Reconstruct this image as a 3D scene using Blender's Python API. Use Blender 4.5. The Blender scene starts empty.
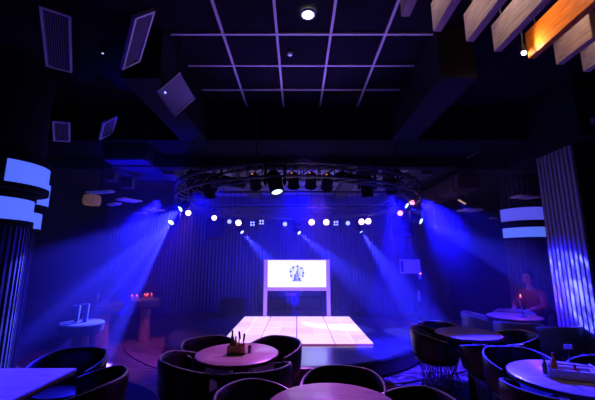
import bpy, bmesh, math, random
from mathutils import Vector, Matrix, Quaternion
random.seed(7)
C = bpy.context.scene.collection
PI = math.pi
F_PX, PITCH, EYE = 330.0, math.radians(10.3), 1.65

# ------------------------------------------------------------------ camera
cd = bpy.data.cameras.new('camera'); cam = bpy.data.objects.new('camera', cd); C.objects.link(cam)
cam.location = (0, 0, EYE); cam.rotation_euler = (PI / 2 + PITCH, 0, 0)
cd.sensor_width = 36; cd.lens = 36 * F_PX / 595; cd.clip_start = .02; cd.clip_end = 100
bpy.context.scene.camera = cam
sc = bpy.context.scene
sc.view_settings.view_transform = 'Standard'; sc.view_settings.look = 'None'
sc.view_settings.gamma = 1; sc.view_settings.use_curve_mapping = False
sc.view_settings.exposure = 0.0
cy = sc.cycles
cy.use_denoising = True
try: cy.denoiser = 'OPENIMAGEDENOISE'
except Exception: pass
cy.max_bounces = 5; cy.diffuse_bounces = 3; cy.glossy_bounces = 3; cy.volume_bounces = 0
cy.sample_clamp_indirect = 3; cy.caustics_reflective = False; cy.caustics_refractive = False

# world: black room filled with thin stage haze
w = bpy.data.worlds.new('world'); sc.world = w; w.use_nodes = True
nt = w.node_tree; nt.nodes.clear()
wo = nt.nodes.new('ShaderNodeOutputWorld'); bg = nt.nodes.new('ShaderNodeBackground')
bg.inputs[0].default_value = (0, 0, .01, 1); bg.inputs[1].default_value = .2
nt.links.new(bg.outputs[0], wo.inputs['Surface'])

BLUE = (.014, .010, 1.0); DEEP = (.0015, .0, 1.0); ICE = (.07, .08, 1.0); PINK = (.55, .14, 1.0); WARM = (1, .72, .5)

def P(u, v, z=None, y=None):
    a = (u - 297.5) / F_PX; b = (200 - v) / F_PX
    d = (a, math.cos(PITCH) - b * math.sin(PITCH), math.sin(PITCH) + b * math.cos(PITCH))
    t = (z - EYE) / d[2] if z is not None else y / d[1]
    return Vector((d[0] * t, d[1] * t, EYE + d[2] * t))

def gobo_nodes(ld, scale, lo, hi, stretch=1.0, seed=0.):
    ld.use_nodes = True; n = ld.node_tree; em = n.nodes.get('Emission')
    tc = n.nodes.new('ShaderNodeTexCoord'); mp = n.nodes.new('ShaderNodeMapping'); vo = n.nodes.new('ShaderNodeTexNoise')
    mp.inputs['Scale'].default_value = (scale, scale * stretch, 0.0); mp.inputs['Location'].default_value = (seed, seed * .7, 0)
    vo.inputs['Scale'].default_value = 1.0; vo.inputs['Detail'].default_value = 1.0
    r = n.nodes.new('ShaderNodeMapRange'); r.inputs[1].default_value = lo; r.inputs[2].default_value = hi
    r.inputs[3].default_value = .04; r.inputs[4].default_value = 1.6
    n.links.new(tc.outputs['Normal'], mp.inputs[0]); n.links.new(mp.outputs[0], vo.inputs['Vector'])
    n.links.new(vo.outputs[0], r.inputs[0]); n.links.new(r.outputs[0], em.inputs['Strength'])

def spot(loc, target, power, color, deg, blend=.4, radius=.03, parent=None, gobo=None):
    ld = bpy.data.lights.new('lamp', 'SPOT'); ld.energy = power; ld.color = color
    ld.spot_size = math.radians(deg); ld.spot_blend = blend; ld.shadow_soft_size = radius
    if gobo: gobo_nodes(ld, *gobo)
    o = bpy.data.objects.new('lamp', ld); C.objects.link(o)
    d = Vector(target) - Vector(loc)
    o.location = loc; o.rotation_euler = d.to_track_quat('-Z', 'Y').to_euler()
    if parent:
        o.parent = parent
        bpy.context.view_layer.update(); o.matrix_parent_inverse = parent.matrix_world.inverted()
    return o

# ---- room wash from the truss and behind the stage, plus bare spots added to brighten
WASH = [  # position, target, power, colour, cone
    ((-1.6, 5.2, 2.6), (-2.2, 11, 1.2), 900, DEEP, 80),
    ((1.6, 5.2, 2.6), (2.4, 11, 1.2), 1300, DEEP, 70),
    ((0, 4.9, 2.6), (.2, 11, 1.3), 2300, DEEP, 60),
    ((0, 10.2, .35), (0, 8.4, 4), 1600, DEEP, 120),
    ((-4.3, 8.4, .3), (-3.0, 6.5, 3.0), 1500, DEEP, 32),  # added uplight without a fixture, brightens the white diffusers
    ((-1.9, 5.4, 2.6), (-3.4, 4.6, 0), 700, DEEP, 90),
    ((-2.25, 5.3, 2.6), (-2.2, 2.6, .75), 11000, BLUE, 24),
    ((2.0, 5.2, 2.6), (2.3, 2.9, .5), 10000, BLUE, 42),
    ((2.5, 6.2, 2.6), (3.6, 5.5, 0.4), 1300, BLUE, 60),
    ((2.6, 5.4, 2.6), (3.96, 4.9, 1.2), 450, DEEP, 45),  # added blue spot without a fixture, tints the ribbed column
    ((0.3, 4.6, 2.6), (.0, 3.2, 0), 500, PINK, 75),
    ((0.2, 4.5, 2.7), (.05, 3.2, 4.2), 80, (.28, .14, 1), 110),  # added violet spot turned upward, colours the ceiling grid bars
    ((-2.0, 6.2, 2.6), (-2.9, 6.2, 0), 260, PINK, 62),
    ((2.2, 7.6, 2.6), (3.2, 7.6, 0), 300, PINK, 75),
]
for p_, t_, e_, c_, a_ in WASH:
    spot(p_, t_, e_, c_, a_, .7, .06)

# ------------------------------------------------------------------ materials
def mat(name, col, rough=.5, metal=0., noise=0., nscale=6., emit=None, estr=0., spec=.5, stretch=(1, 1, 1), bump=0., coat=0.):
    m = bpy.data.materials.new(name); m.use_nodes = True; n = m.node_tree; b = n.nodes['Principled BSDF']
    b.inputs['Base Color'].default_value = (*col, 1); b.inputs['Roughness'].default_value = rough
    b.inputs['Metallic'].default_value = metal; b.inputs['Specular IOR Level'].default_value = spec
    if coat: b.inputs['Coat Weight'].default_value = coat; b.inputs['Coat Roughness'].default_value = .15
    if noise or bump:
        tc = n.nodes.new('ShaderNodeTexCoord'); mp = n.nodes.new('ShaderNodeMapping'); mp.inputs['Scale'].default_value = stretch
        t = n.nodes.new('ShaderNodeTexNoise'); t.inputs['Scale'].default_value = nscale; t.inputs['Detail'].default_value = 5
        n.links.new(tc.outputs['Object'], mp.inputs[0]); n.links.new(mp.outputs[0], t.inputs['Vector'])
        if noise:
            r = n.nodes.new('ShaderNodeValToRGB')
            r.color_ramp.elements[0].position = .3; r.color_ramp.elements[1].position = .7
            r.color_ramp.elements[0].color = (*[c * (1 - noise) for c in col], 1)
            r.color_ramp.elements[1].color = (*[min(1, c * (1 + noise)) for c in col], 1)
            n.links.new(t.outputs[0], r.inputs[0]); n.links.new(r.outputs[0], b.inputs['Base Color'])
        if bump:
            bp = n.nodes.new('ShaderNodeBump'); bp.inputs['Strength'].default_value = bump; bp.inputs['Distance'].default_value = .01
            n.links.new(t.outputs[0], bp.inputs['Height']); n.links.new(bp.outputs[0], b.inputs['Normal'])
    if emit:
        b.inputs['Emission Color'].default_value = (*emit, 1); b.inputs['Emission Strength'].default_value = estr
    return m

def plank_mat(name, c1, c2, rough, rot=0., pl=1.1, pw=.11):
    m = bpy.data.materials.new(name); m.use_nodes = True; n = m.node_tree; b = n.nodes['Principled BSDF']
    tc = n.nodes.new('ShaderNodeTexCoord'); mp = n.nodes.new('ShaderNodeMapping'); mp.inputs['Rotation'].default_value = (0, 0, rot)
    br = n.nodes.new('ShaderNodeTexBrick'); br.inputs['Scale'].default_value = 1
    br.inputs['Brick Width'].default_value = pl; br.inputs['Row Height'].default_value = pw
    br.inputs['Mortar Size'].default_value = .004; br.inputs['Color1'].default_value = (*c1, 1); br.inputs['Color2'].default_value = (*c2, 1)
    br.inputs['Mortar'].default_value = (.004, .003, .003, 1)
    ns = n.nodes.new('ShaderNodeTexNoise'); ns.inputs['Scale'].default_value = 3; ns.inputs['Detail'].default_value = 6
    mp2 = n.nodes.new('ShaderNodeMapping'); mp2.inputs['Rotation'].default_value = (0, 0, rot); mp2.inputs['Scale'].default_value = (1, 9, 1)
    mx = n.nodes.new('ShaderNodeMix'); mx.data_type = 'RGBA'; mx.blend_type = 'MULTIPLY'; mx.inputs['Factor'].default_value = .8
    rr = n.nodes.new('ShaderNodeMapRange'); rr.inputs[1].default_value = .38; rr.inputs[2].default_value = .62; rr.inputs[3].default_value = .1; rr.inputs[4].default_value = 1.6
    r2 = n.nodes.new('ShaderNodeMapRange'); r2.inputs[1].default_value = .3; r2.inputs[2].default_value = .7; r2.inputs[3].default_value = rough * .6; r2.inputs[4].default_value = rough * 1.4
    L = n.links.new
    L(tc.outputs['Object'], mp.inputs[0]); L(mp.outputs[0], br.inputs['Vector']); L(tc.outputs['Object'], mp2.inputs[0]); L(mp2.outputs[0], ns.inputs['Vector'])
    L(ns.outputs[0], rr.inputs[0]); L(ns.outputs[0], r2.inputs[0]); L(br.outputs['Color'], mx.inputs[6]); L(rr.outputs[0], mx.inputs[7])
    L(mx.outputs[2], b.inputs['Base Color']); L(r2.outputs[0], b.inputs['Roughness'])
    return m

M = dict(
    floor=plank_mat('floor_planks', (.20, .10, .085), (.10, .045, .045), .42, math.radians(38), .9, .12),
    ringwood=plank_mat('ring_planks', (.26, .10, .08), (.12, .04, .04), .4, math.radians(30), 1.4, .14),
    deck=mat('stage_lacquer', (.05, .045, .06), .28, noise=.3, nscale=2, coat=.9),
    edge=mat('stage_edge_black', (.012, .012, .016), .3),
    black=mat('matt_black', (.012, .012, .014), .75, spec=.2),
    ceil=mat('ceiling_black', (.010, .010, .016), .9, spec=.1, noise=.3),
    beam=mat('beam_charcoal', (.018, .018, .026), .8, spec=.2),
    rear=mat('rear_ceiling_grey', (.30, .30, .33), .8, noise=.12, nscale=2),
    rearbeam=mat('rear_beam_grey', (.10, .10, .12), .8),
    tbar=mat('grid_bar_white', (.75, .75, .75), .5),
    wall=mat('drape_grey', (.10, .10, .13), .9, noise=.15, nscale=3, stretch=(6, 6, .5)),
    darkwall=mat('wall_dark', (.03, .03, .04), .8),
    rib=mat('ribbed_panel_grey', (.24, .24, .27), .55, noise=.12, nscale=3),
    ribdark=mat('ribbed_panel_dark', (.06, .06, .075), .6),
    metal=mat('black_metal', (.03, .03, .035), .35, metal=.6),
    alu=mat('truss_aluminium', (.10, .10, .12), .4, metal=.8),
    blackleather=mat('black_leather', (.007, .007, .010), .3, bump=.3, nscale=60),
    greyleather=mat('grey_leather', (.13, .13, .15), .4, bump=.2, nscale=50),
    piping=mat('seat_piping', (.25, .25, .28), .3),
    wire=mat('wire_steel', (.22, .22, .24), .35, metal=.8),
    tabletop=mat('tabletop_wood', (.34, .22, .2), .33, noise=.35, nscale=5, stretch=(1, 9, 1), coat=.2),
    tabledge=mat('tabletop_edge', (.10, .05, .04), .4),
    boxwood=mat('pale_box_wood', (.42, .24, .13), .6, noise=.25, nscale=8, stretch=(1, 1, 6)),
    palewood=mat('whitewashed_wood', (.66, .58, .52), .6, noise=.15, nscale=8),
    white=mat('white_plastic', (.75, .75, .78), .5),
    panel=mat('dance_panel_light', (.9, .85, .9), .25, emit=(.85, .58, 1.0), estr=1.2),
    panel2=mat('dance_panel_light_dim', (.9, .85, .9), .25, emit=(.85, .54, 1.0), estr=1.08),
    seam=mat('dance_panel_seam', (.25, .12, .3), .4, emit=(.55, .10, .5), estr=.5),
    screen=mat('screen_light', (.9, .9, .95), .6, emit=(.86, .95, 1.0), estr=1.1),
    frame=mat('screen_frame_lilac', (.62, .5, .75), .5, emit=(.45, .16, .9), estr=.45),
    logo=mat('emblem_blue', (.02, .04, .4), .6, emit=(.01, .03, .40), estr=.35),
    logod=mat('emblem_dark_blue', (.02, .03, .2), .6, emit=(.01, .01, .16), estr=.3),
    band=mat('lantern_glass', (.3, .35, .9), .4, noise=.25, nscale=3, emit=(.09, .17, 1.0), estr=.9),
    bandr=mat('lantern_glass_violet', (.3, .3, .8), .4, emit=(.10, .10, 1.0), estr=.75),
    lenspink=mat('lens_pink_lit', (1, .8, .85), .3, emit=(1, .55, .75), estr=6),
    lensred=mat('lens_red_lit', (1, .4, .4), .3, emit=(1, .25, .3), estr=3),
    lensblue=mat('lens_blue_lit', (.5, .6, 1), .3, emit=(.3, .42, 1), estr=4),
    lenswhite=mat('lens_white_dots', (.7, .75, 1), .3, emit=(.35, .4, 1), estr=1.6),
    lensoff=mat('lens_unlit', (.04, .04, .08), .1),
    led=mat('status_led', (1, .3, .05), .4, emit=(1, .25, .03), estr=1.5),
    down=mat('downlight_lit', (1, .95, .9), .4, emit=(1, .9, .82), estr=30),
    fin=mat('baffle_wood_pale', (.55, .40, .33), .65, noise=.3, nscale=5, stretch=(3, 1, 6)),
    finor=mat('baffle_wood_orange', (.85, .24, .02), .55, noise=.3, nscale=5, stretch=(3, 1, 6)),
    candle=mat('candle_glow', (1, .3, .1), .5, emit=(1, .13, .03), estr=1.3),
    wax=mat('candle_glass', (.5, .1, .05), .3),
    barrel=mat('barrel_wood_red', (.30, .10, .07), .6, noise=.4, nscale=6, stretch=(6, 6, 1)),
    sofa=mat('sofa_cloth', (.035, .035, .05), .9),
    glass=mat('bottle_glass', (.05, .12, .06), .12),
    bluegl=mat('tumbler_glass', (.16, .18, .28), .3),
    amber=mat('amber_bottle', (.6, .22, .03), .25),
    cap=mat('bottle_cap', (.5, .05, .03), .4),
    skin=mat('skin', (.5, .27, .19), .55),
    shirt=mat('shirt_rust', (.40, .09, .06), .85),
    jeans=mat('trousers_dark', (.02, .02, .04), .85),
    hair=mat('hair_dark', (.01, .008, .008), .6),
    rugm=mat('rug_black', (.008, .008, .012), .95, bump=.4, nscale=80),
    drumwood=mat('pendant_wood', (.45, .28, .17), .6, noise=.4, nscale=9, stretch=(5, 5, .7), emit=(.9, .45, .25), estr=.07),
    paper=mat('paper', (.6, .58, .6), .8),
    door=mat('door_black', (.014, .014, .02), .5),
    duct=mat('duct_dark', (.035, .035, .045), .5, metal=.4),
    ductbrown=mat('duct_bronze', (.12, .08, .06), .5, metal=.3),
    grille=mat('grille_blue_grey', (.75, .75, .8), .5),
    slat=mat('slat_grey', (.25, .25, .3), .5),
    grilledark=mat('grille_back', (.02, .02, .03), .7),
)

# ------------------------------------------------------------------ mesh builder
class MB:
    def __init__(s): s.bm = bmesh.new()
    def _add(s, vs, fs):
        v = [s.bm.verts.new(p) for p in vs]
        for f in fs:
            try: s.bm.faces.new([v[i] for i in f])
            except ValueError: pass
        return s
    def box(s, c, size, R=None, bev=0.):
        t = bmesh.new(); bmesh.ops.create_cube(t, size=1)
        for v in t.verts: v.co = Vector((v.co.x * size[0], v.co.y * size[1], v.co.z * size[2]))
        if bev: bmesh.ops.bevel(t, geom=t.edges[:], offset=bev, segments=2, affect='EDGES', clamp_overlap=True)
        for v in t.verts:
            q = v.co if R is None else R @ v.co
            v.co = q + Vector(c)
        t.verts.index_update()
        s._add([v.co.copy() for v in t.verts], [[v.index for v in f.verts] for f in t.faces]); t.free(); return s
    def tube(s, a, b, r0, r1=None, seg=10, caps=True):
        r1 = r0 if r1 is None else r1; a = Vector(a); b = Vector(b); q = (b - a).to_track_quat('Z', 'Y')
        vs = []
        for p, r in ((a, r0), (b, r1)):
            for i in range(seg):
                t = 2 * PI * i / seg; vs.append(p + q @ Vector((math.cos(t) * r, math.sin(t) * r, 0)))
        fs = [(i, (i + 1) % seg, seg + (i + 1) % seg, seg + i) for i in range(seg)]
        if caps: fs += [tuple(range(seg))[::-1], tuple(range(seg, 2 * seg))]
        return s._add(vs, fs)
    def path(s, pts, r, seg=8, closed=False):
        pts = [Vector(p) for p in pts]; n = len(pts); vs = []
        for i, p in enumerate(pts):
            a = pts[(i - 1) % n] if (closed or i > 0) else p; b = pts[(i + 1) % n] if (closed or i < n - 1) else p
            q = (b - a).to_track_quat('Z', 'Y'); rr = r[i] if isinstance(r, (list, tuple)) else r
            for k in range(seg):
                t = 2 * PI * k / seg; vs.append(p + q @ Vector((math.cos(t) * rr, math.sin(t) * rr, 0)))
        fs = []
        for i in range(n if closed else n - 1):
            j = (i + 1) % n
            for k in range(seg): fs.append((i * seg + k, i * seg + (k + 1) % seg, j * seg + (k + 1) % seg, j * seg + k))
        if not closed: fs += [tuple(range(seg))[::-1], tuple(range((n - 1) * seg, n * seg))]
        return s._add(vs, fs)
    def ring(s, c, R, r, n=40, seg=8):
        return s.path([(c[0] + R * math.cos(2 * PI * i / n), c[1] + R * math.sin(2 * PI * i / n), c[2]) for i in range(n)], r, seg, True)
    def lathe(s, prof, c=(0, 0, 0), seg=28, a0=0., a1=2 * PI, Q=None):
        full = abs(a1 - a0 - 2 * PI) < 1e-6; n = seg if full else seg + 1; vs = []; m = len(prof)
        for i in range(n):
            t = a0 + (a1 - a0) * i / seg
            for r, z in prof:
                v = Vector((r * math.cos(t), r * math.sin(t), z))
                vs.append((Q @ v if Q else v) + Vector(c))
        fs = []
        for i in range(seg if full else seg):
            j = (i + 1) % n
            if not full and i == seg: break
            for k in range(m - 1): fs.append((i * m + k, j * m + k, j * m + k + 1, i * m + k + 1))
        s._add(vs, fs)
        if not full: pass
        bmesh.ops.remove_doubles(s.bm, verts=s.bm.verts[:], dist=1e-6)
        return s
    def solid_arc(s, prof, c, a0, a1, seg=32):
        """closed profile polygon (r,z) swept over an arc, capped at the ends"""
        m = len(prof); vs = []
        for i in range(seg + 1):
            t = a0 + (a1 - a0) * i / seg
            for r, z in prof: vs.append(Vector((r * math.cos(t), r * math.sin(t), z)) + Vector(c))
        fs = []
        for i in range(seg):
            for k in range(m): fs.append((i * m + k, (i + 1) * m + k, (i + 1) * m + (k + 1) % m, i * m + (k + 1) % m))
        fs += [tuple(range(m))[::-1], tuple(range(seg * m, (seg + 1) * m))]
        return s._add(vs, fs)
    def sphere(s, c, r, sc=(1, 1, 1), seg=16):
        t = bmesh.new(); bmesh.ops.create_uvsphere(t, u_segments=seg, v_segments=seg // 2 + 2, radius=r)
        for v in t.verts: v.co = Vector((v.co.x * sc[0], v.co.y * sc[1], v.co.z * sc[2])) + Vector(c)
        t.verts.index_update(); s._add([v.co.copy() for v in t.verts], [[v.index for v in f.verts] for f in t.faces]); t.free(); return s
    def prism(s, poly, z0, z1):
        n = len(poly); vs = [(x, y, z0) for x, y in poly] + [(x, y, z1) for x, y in poly]
        return s._add(vs, [tuple(range(n))[::-1], tuple(range(n, 2 * n))] + [(i, (i + 1) % n, n + (i + 1) % n, n + i) for i in range(n)])
    def build(s, name, m, parent=None, smooth=True, loc=None, quat=None):
        bmesh.ops.recalc_face_normals(s.bm, faces=s.bm.faces[:])
        me = bpy.data.meshes.new(name); s.bm.to_mesh(me); s.bm.free(); me.materials.append(m)
        if smooth:
            for p in me.polygons: p.use_smooth = True
            try: me.set_sharp_from_angle(angle=math.radians(35))
            except Exception: pass
        o = bpy.data.objects.new(name, me); C.objects.link(o)
        if parent: o.parent = parent
        if loc is not None: o.location = loc
        if quat is not None: o.rotation_euler = quat.to_euler()
        return o

def tag(o, label, cat, group=None):
    o['label'] = label; o['category'] = cat
    if group: o['group'] = group
    return o
def thing(name, label, cat, loc, rz=0., group=None):
    o = bpy.data.objects.new(name, None); C.objects.link(o); o.location = loc; o.rotation_euler = (0, 0, rz); o.empty_display_size = .1
    return tag(o, label, cat, group)
def struct(o): o['kind'] = 'structure'; return o
def copy_tree(o, parent=None):
    c = o.copy(); C.objects.link(c)
    if parent: c.parent = parent
    for ch in list(o.children): copy_tree(ch, c)
    return c

# ------------------------------------------------------------------ structure
struct(MB().box((0, 4.5, -.05), (13, 15, .1)).build('floor', M['floor'], smooth=False))
struct(MB().box((0, 4.5, 4.25), (13, 15, .1)).build('ceiling', M['ceil'], smooth=False))
# fluted drape wall at the back
def wave_wall(x0, x1, y, z0, z1, pitch=.11, amp=.016):
    n = int((x1 - x0) / pitch * 6); vs = []; fs = []
    for i in range(n + 1):
        x = x0 + (x1 - x0) * i / n; yy = y + amp * math.sin(2 * PI * (x / pitch)) + .012 * math.sin(x * 7.3)
        vs += [(x, yy, z0), (x, yy, z1)]
    for i in range(n): fs.append((2 * i, 2 * i + 2, 2 * i + 3, 2 * i + 1))
    b = MB()._add(vs, fs)._add([(x0, y + .2, z0), (x1, y + .2, z0), (x1, y + .2, z1), (x0, y + .2, z1)], [(0, 1, 2, 3)])
    return b
struct(wave_wall(-6.4, 6.4, 10.95, 0, 4.2).build('wall_back', M['wall']))
struct(MB().box((-6.4, 4.5, 2.1), (.1, 15, 4.2)).build('wall_left', M['darkwall'], smooth=False))
struct(MB().box((6.4, 4.5, 2.1), (.1, 15, 4.2)).build('wall_right', M['darkwall'], smooth=False))
struct(MB().box((0, -2.95, 2.1), (12.8, .1, 4.2)).build('wall_front', M['darkwall'], smooth=False))

# thin stage haze filling the rear of the room
hm = bpy.data.materials.new('stage_haze'); hm.use_nodes = True; n_ = hm.node_tree; n_.nodes.clear()
ho = n_.nodes.new('ShaderNodeOutputMaterial'); hv = n_.nodes.new('ShaderNodeVolumeScatter')
hm.cycles.volume_sampling = 'EQUIANGULAR'
hv.inputs['Density'].default_value = .042; hv.inputs['Color'].default_value = (.36, .30, 1, 1); hv.inputs['Anisotropy'].default_value = .2  # scatter colour tinted blue to keep the lit haze saturated
n_.links.new(hv.outputs[0], ho.inputs['Volume'])
o = MB().box((0, 7.6, 1.70), (12.0, 6.3, 3.35)).build('stage_haze', hm, smooth=False); o['kind'] = 'stuff'
tag(o, 'thin haze with the blue light tinted into it, filling the air around the stage', 'haze')

# raised wood ring around the stage, thin
b = MB(); b.lathe([(4.2, 0), (4.2, .018), (4.17, .02), (0, .02)], (.27, 8.88, 0), 96)
o = b.build('floor_ring', M['ringwood']); struct(o)
for v in o.data.vertices: v.co.y = min(v.co.y, 10.85)
# front-room soffit: two long beams, cross beam
b = MB(); b.box((-1.72, 4.25, 3.9), (.42, 1.9, .6)); b.box((1.76, 4.25, 3.9), (.40, 1.9, .6))
struct(b.build('ceiling_long_beams', M['beam'], smooth=False))
struct(MB().box((0, 5.66, 3.9), (12.7, .94, .6)).build('ceiling_cross_beam', M['ceil'], smooth=False))
struct(MB().box((-.1, 6.19, 3.79), (7.0, .12, .82)).box((-.1, 6.16, 3.40), (7.0, .2, .035)).build('ceiling_beam_lip', M['beam'], smooth=False))
# rear ceiling over the stage, lower, light grey, with a coffer
b = MB(); b.box((0, 8.62, 3.62), (5.2, 4.7, .08)); struct(b.build('ceiling_rear', M['rear'], smooth=False))
b = MB()
for s_ in (-1, 1):
    b.box((s_ * 1.22, 8.3, 3.49), (.32, 3.9, .18)); b.box((s_ * 2.55, 8.6, 3.46), (.22, 4.6, .30))
b.box((0, 10.15, 3.46), (4.9, .3, .24)); b.box((0, 10.4, 3.2), (5.2, .1, .3))
struct(b.build('ceiling_rear_beams', M['rearbeam'], smooth=False))
b = MB()
for x in (-.6, 0, .6): b.box((x, 8.2, 3.572), (.02, 3.6, .015))
for y in (6.8, 7.4, 8.0, 8.6, 9.2, 9.8): b.box((0, y, 3.571), (2.1, .02, .015))
struct(b.build('ceiling_rear_grid', M['rearbeam'], smooth=False))
# side ceilings over the rear aisles
b = MB(); b.box((-4.5, 8.6, 3.75), (3.8, 4.7, .7)); b.box((4.5, 8.6, 3.75), (3.8, 4.7, .7)); struct(b.build('ceiling_side_soffit', M['darkwall'], smooth=False))
struct(MB().box((5.0, 5.0, 3.75), (2.4, 1.6, .9)).build('ceiling_soffit_right', M['ceil'], smooth=False))
# T-bar grid of the front ceiling
b = MB()
for x in (-.85, -.235, .38, 1.005): b.box((x, 3.4, 4.19), (.028, 3.6, .02))
for y in (2.13, 2.75, 3.37, 3.99, 4.62): b.box((.05, y, 4.189), (3.0, .028, .018))
struct(b.build('ceiling_grid', M['tbar'], smooth=False))

# round stage
st = thing('round_stage', 'low round black lacquered stage with a dark rounded edge, carrying the lit dance floor', 'stage', (-.05, 7.2, 0))
MB().lathe([(0, .249), (2.44, .249), (2.44, .05), (0, .05)], seg=96).build('deck', M['deck'], st)
MB().lathe([(2.44, .02), (2.50, .02), (2.52, .05), (2.52, .235), (2.50, .252), (2.44, .252), (2.44, .02)], seg=96).build('edge_trim', M['edge'], st)
# dance floor
df = thing('dance_floor', 'glowing white and pink LED dance floor made of square panels, on the stage', 'dance floor', (-.015, 7.18, .252))
MB().box((0, 0, .008), (2.58, 2.64, .016)).build('frame', M['seam'], df)
k = 0
for i in range(8):
    for j in range(4):
        pw, pd = .3225, .66; gx = .016
        b = MB(); b.box((-1.29 + pw * (i + .5) + (-.004 if i % 2 else .004), -1.32 + pd * (j + .5), .022), (pw - gx, pd - .014, .018), bev=.002)
        b.build('light_panel', M['panel2'] if (i * 3 + j * 5) % 7 in (0, 3) else M['panel'], df, smooth=False)

# projection screen on legs
sx, sy = -.015, 8.62
zt = P(297, 260.5, y=sy).z; zb = P(297, 287, y=sy).z; W = 1.68
scn = thing('projection_screen', 'bright white screen with blue emblem in a lilac frame on legs behind the dance floor', 'screen', (sx, sy, .25))
zt -= .25; zb -= .25
MB().box((0, 0, (zt + zb) / 2), (W - .20, .03, zt - zb), bev=.004).build('screen_panel', M['screen'], scn, smooth=False)
b = MB(); b.box((0, -.01, zb - .045), (W, .06, .09), bev=.005); b.box((0, 0, zt + .012), (W, .05, .024), bev=.004)
b.build('frame', M['frame'], scn, smooth=False)
for s_ in (-1, 1):
    MB().box((s_ * (W / 2 - .045), -.004, (zt + .02) / 2), (.09, .06, zt + .02), bev=.008).box((s_ * (W / 2 - .045), 0, .01), (.13, .16, .02), bev=.004).build('leg', M['frame'], scn, smooth=False)
zc = (zt + zb) / 2 + .02; yf = -.018
b = MB()
for i in range(26):
    a = 2 * PI * i / 26
    if abs(math.cos(a)) < .25 and math.sin(a) < 0: continue
    r0 = .13 + .02 * (i % 3); r1 = .20 - .012 * ((i * 2) % 3)
    b.box((math.cos(a) * (r0 + r1) / 2, yf, zc + math.sin(a) * (r0 + r1) / 2), (r1 - r0, .004, .034), Matrix.Rotation(-a, 3, 'Y'))
for s_ in (-1, 1):
    for q, (xx, zz) in enumerate(((.09, .05), (.105, -.01), (.085, -.06), (.06, .09))):
        b.box((s_ * xx, yf, zc + zz), (.05, .004, .014), Matrix.Rotation(s_ * .6, 3, 'Y'))
b.build('emblem_ring', M['logo'], scn, smooth=False)
b = MB()
for xx, h in ((-.055, .13), (-.022, .21), (.014, .27), (.050, .18)):
    b.box((xx, yf - .001, zc - .15 + h / 2), (.024, .004, h), Matrix.Rotation(.08, 3, 'Y'))
b.box((0, yf, zc - .20), (.30, .004, .024)); b.box((0, yf, zc - .165), (.16, .004, .02))
b.build('emblem_tower', M['logod'], scn, smooth=False)

# low black sub cabinets behind the screen
def cabinet(loc, wdt, hgt, label):
    t = thing('subwoofer_cabinet', label, 'speaker', loc)
    MB().box((0, 0, hgt / 2), (wdt, .45, hgt), bev=.02).build('cabinet', M['black'], t, smooth=False)
    b = MB()
    for i in range(int(wdt / .09)): b.box((-wdt / 2 + .06 + i * .09, -.232, hgt / 2), (.05, .012, hgt - .1))
    b.build('grille', M['metal'], t, smooth=False)
for (u0, u1, v0, lb) in ((268, 286, 297, 'low black bass cabinet behind the screen, at its left leg'), (298, 322, 297, 'wider low black bass cabinet behind the screen, at its right leg'),
                         (222, 244, 298, 'low black bass cabinet on the back floor beyond the left rim of the stage')):
    y_ = 10.1; a = P(u0, v0, y=y_); c = P(u1, v0, y=y_); cabinet(((a.x + c.x) / 2, y_, 0.02), c.x - a.x, a.z - .02, lb)
t = thing('dj_stool', 'small stool with a faint pink top between the two bass cabinets', 'stool', (P(291, 305, y=10).x, 9.95, .02))
MB().lathe([(0, .62), (.15, .62), (.17, .65), (.15, .69), (0, .69)]).build('seat', mat('stool_pink', (.5, .15, .3), .6), t)
MB().tube((0, 0, 0), (0, 0, .62), .03).lathe([(0, 0), (.19, 0), (.17, .03), (0, .04)]).build('pedestal', M['metal'], t)

# ------------------------------------------------------------------ columns with drum lanterns
cl = MB(); n = 72; prof = []
cxl, cyl_, rl = -3.72, 4.0, .35
pts = []
for i in range(n * 4):
    a = 2 * PI * i / (n * 4); r = rl + .012 * (1 if (i % 8) < 4 else -1); pts.append((cxl + r * math.cos(a), cyl_ + r * math.sin(a)))
cl.prism(pts, 0, 4.2); struct(cl.build('column_left', M['ribdark'], smooth=False))

def lantern(name, label, c, r, z0, z1, a0, a1, m, rim=.05, group=None):
    t = thing(name, label, 'lantern', (c[0], c[1], z0 - rim), 0, group)
    def zz(z): return z - (z0 - rim)
    MB().solid_arc([(r, zz(z0)), (r + .012, zz(z0)), (r + .012, zz(z1)), (r, zz(z1))], (0, 0, 0), a0, a1, 40).build('light_band', m, t)
    b = MB()
    for z, h in ((z0 - rim, rim), (z1, rim)):
        b.lathe([(r - .15, zz(z)), (r + .03, zz(z)), (r + .03, zz(z) + h), (r - .15, zz(z) + h), (r - .15, zz(z))], seg=56)
    b.build('rim', M['black'], t)
    MB().lathe([(r - .02, zz(z0)), (r - .02, zz(z1))], seg=56).build('drum_core', M['metal'], t)
    return t
A = math.radians
lantern('drum_lantern', 'upper glowing blue drum lantern around the left column', (-3.72, 4.0), .487, 2.54, 2.81, A(-42), A(60), M['band'], .07)
lantern('drum_lantern', 'lower glowing blue drum lantern, nearest the picture edge, around the left column', (-3.72, 4.0), .37, 2.12, 2.38, A(-100), A(60), M['band'], .07)
struct(MB().lathe([(0, 2.9), (.42, 2.9), (.42, 4.2), (0, 4.2)], (-3.72, 4.0, 0), 40).build('column_left_dark_sleeve', M['black']))  # black sleeve added so the column top above the lanterns stays dark
pts = []
for i in range(240):
    a = 2 * PI * i / 240; r = .33 + .012 * (1 if (i % 8) < 4 else -1); pts.append((-4.52 + r * math.cos(a), 5.15 + r * math.sin(a)))
b = MB(); b.prism(pts, 0, 4.2); struct(b.build('column_left_rear', M['ribdark'], smooth=False))
lantern('drum_lantern', 'upper blue drum lantern mostly hidden behind the left column lanterns', (-4.52, 5.15), .45, 2.50, 2.86, A(-100), A(60), M['band'], .05)
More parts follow.
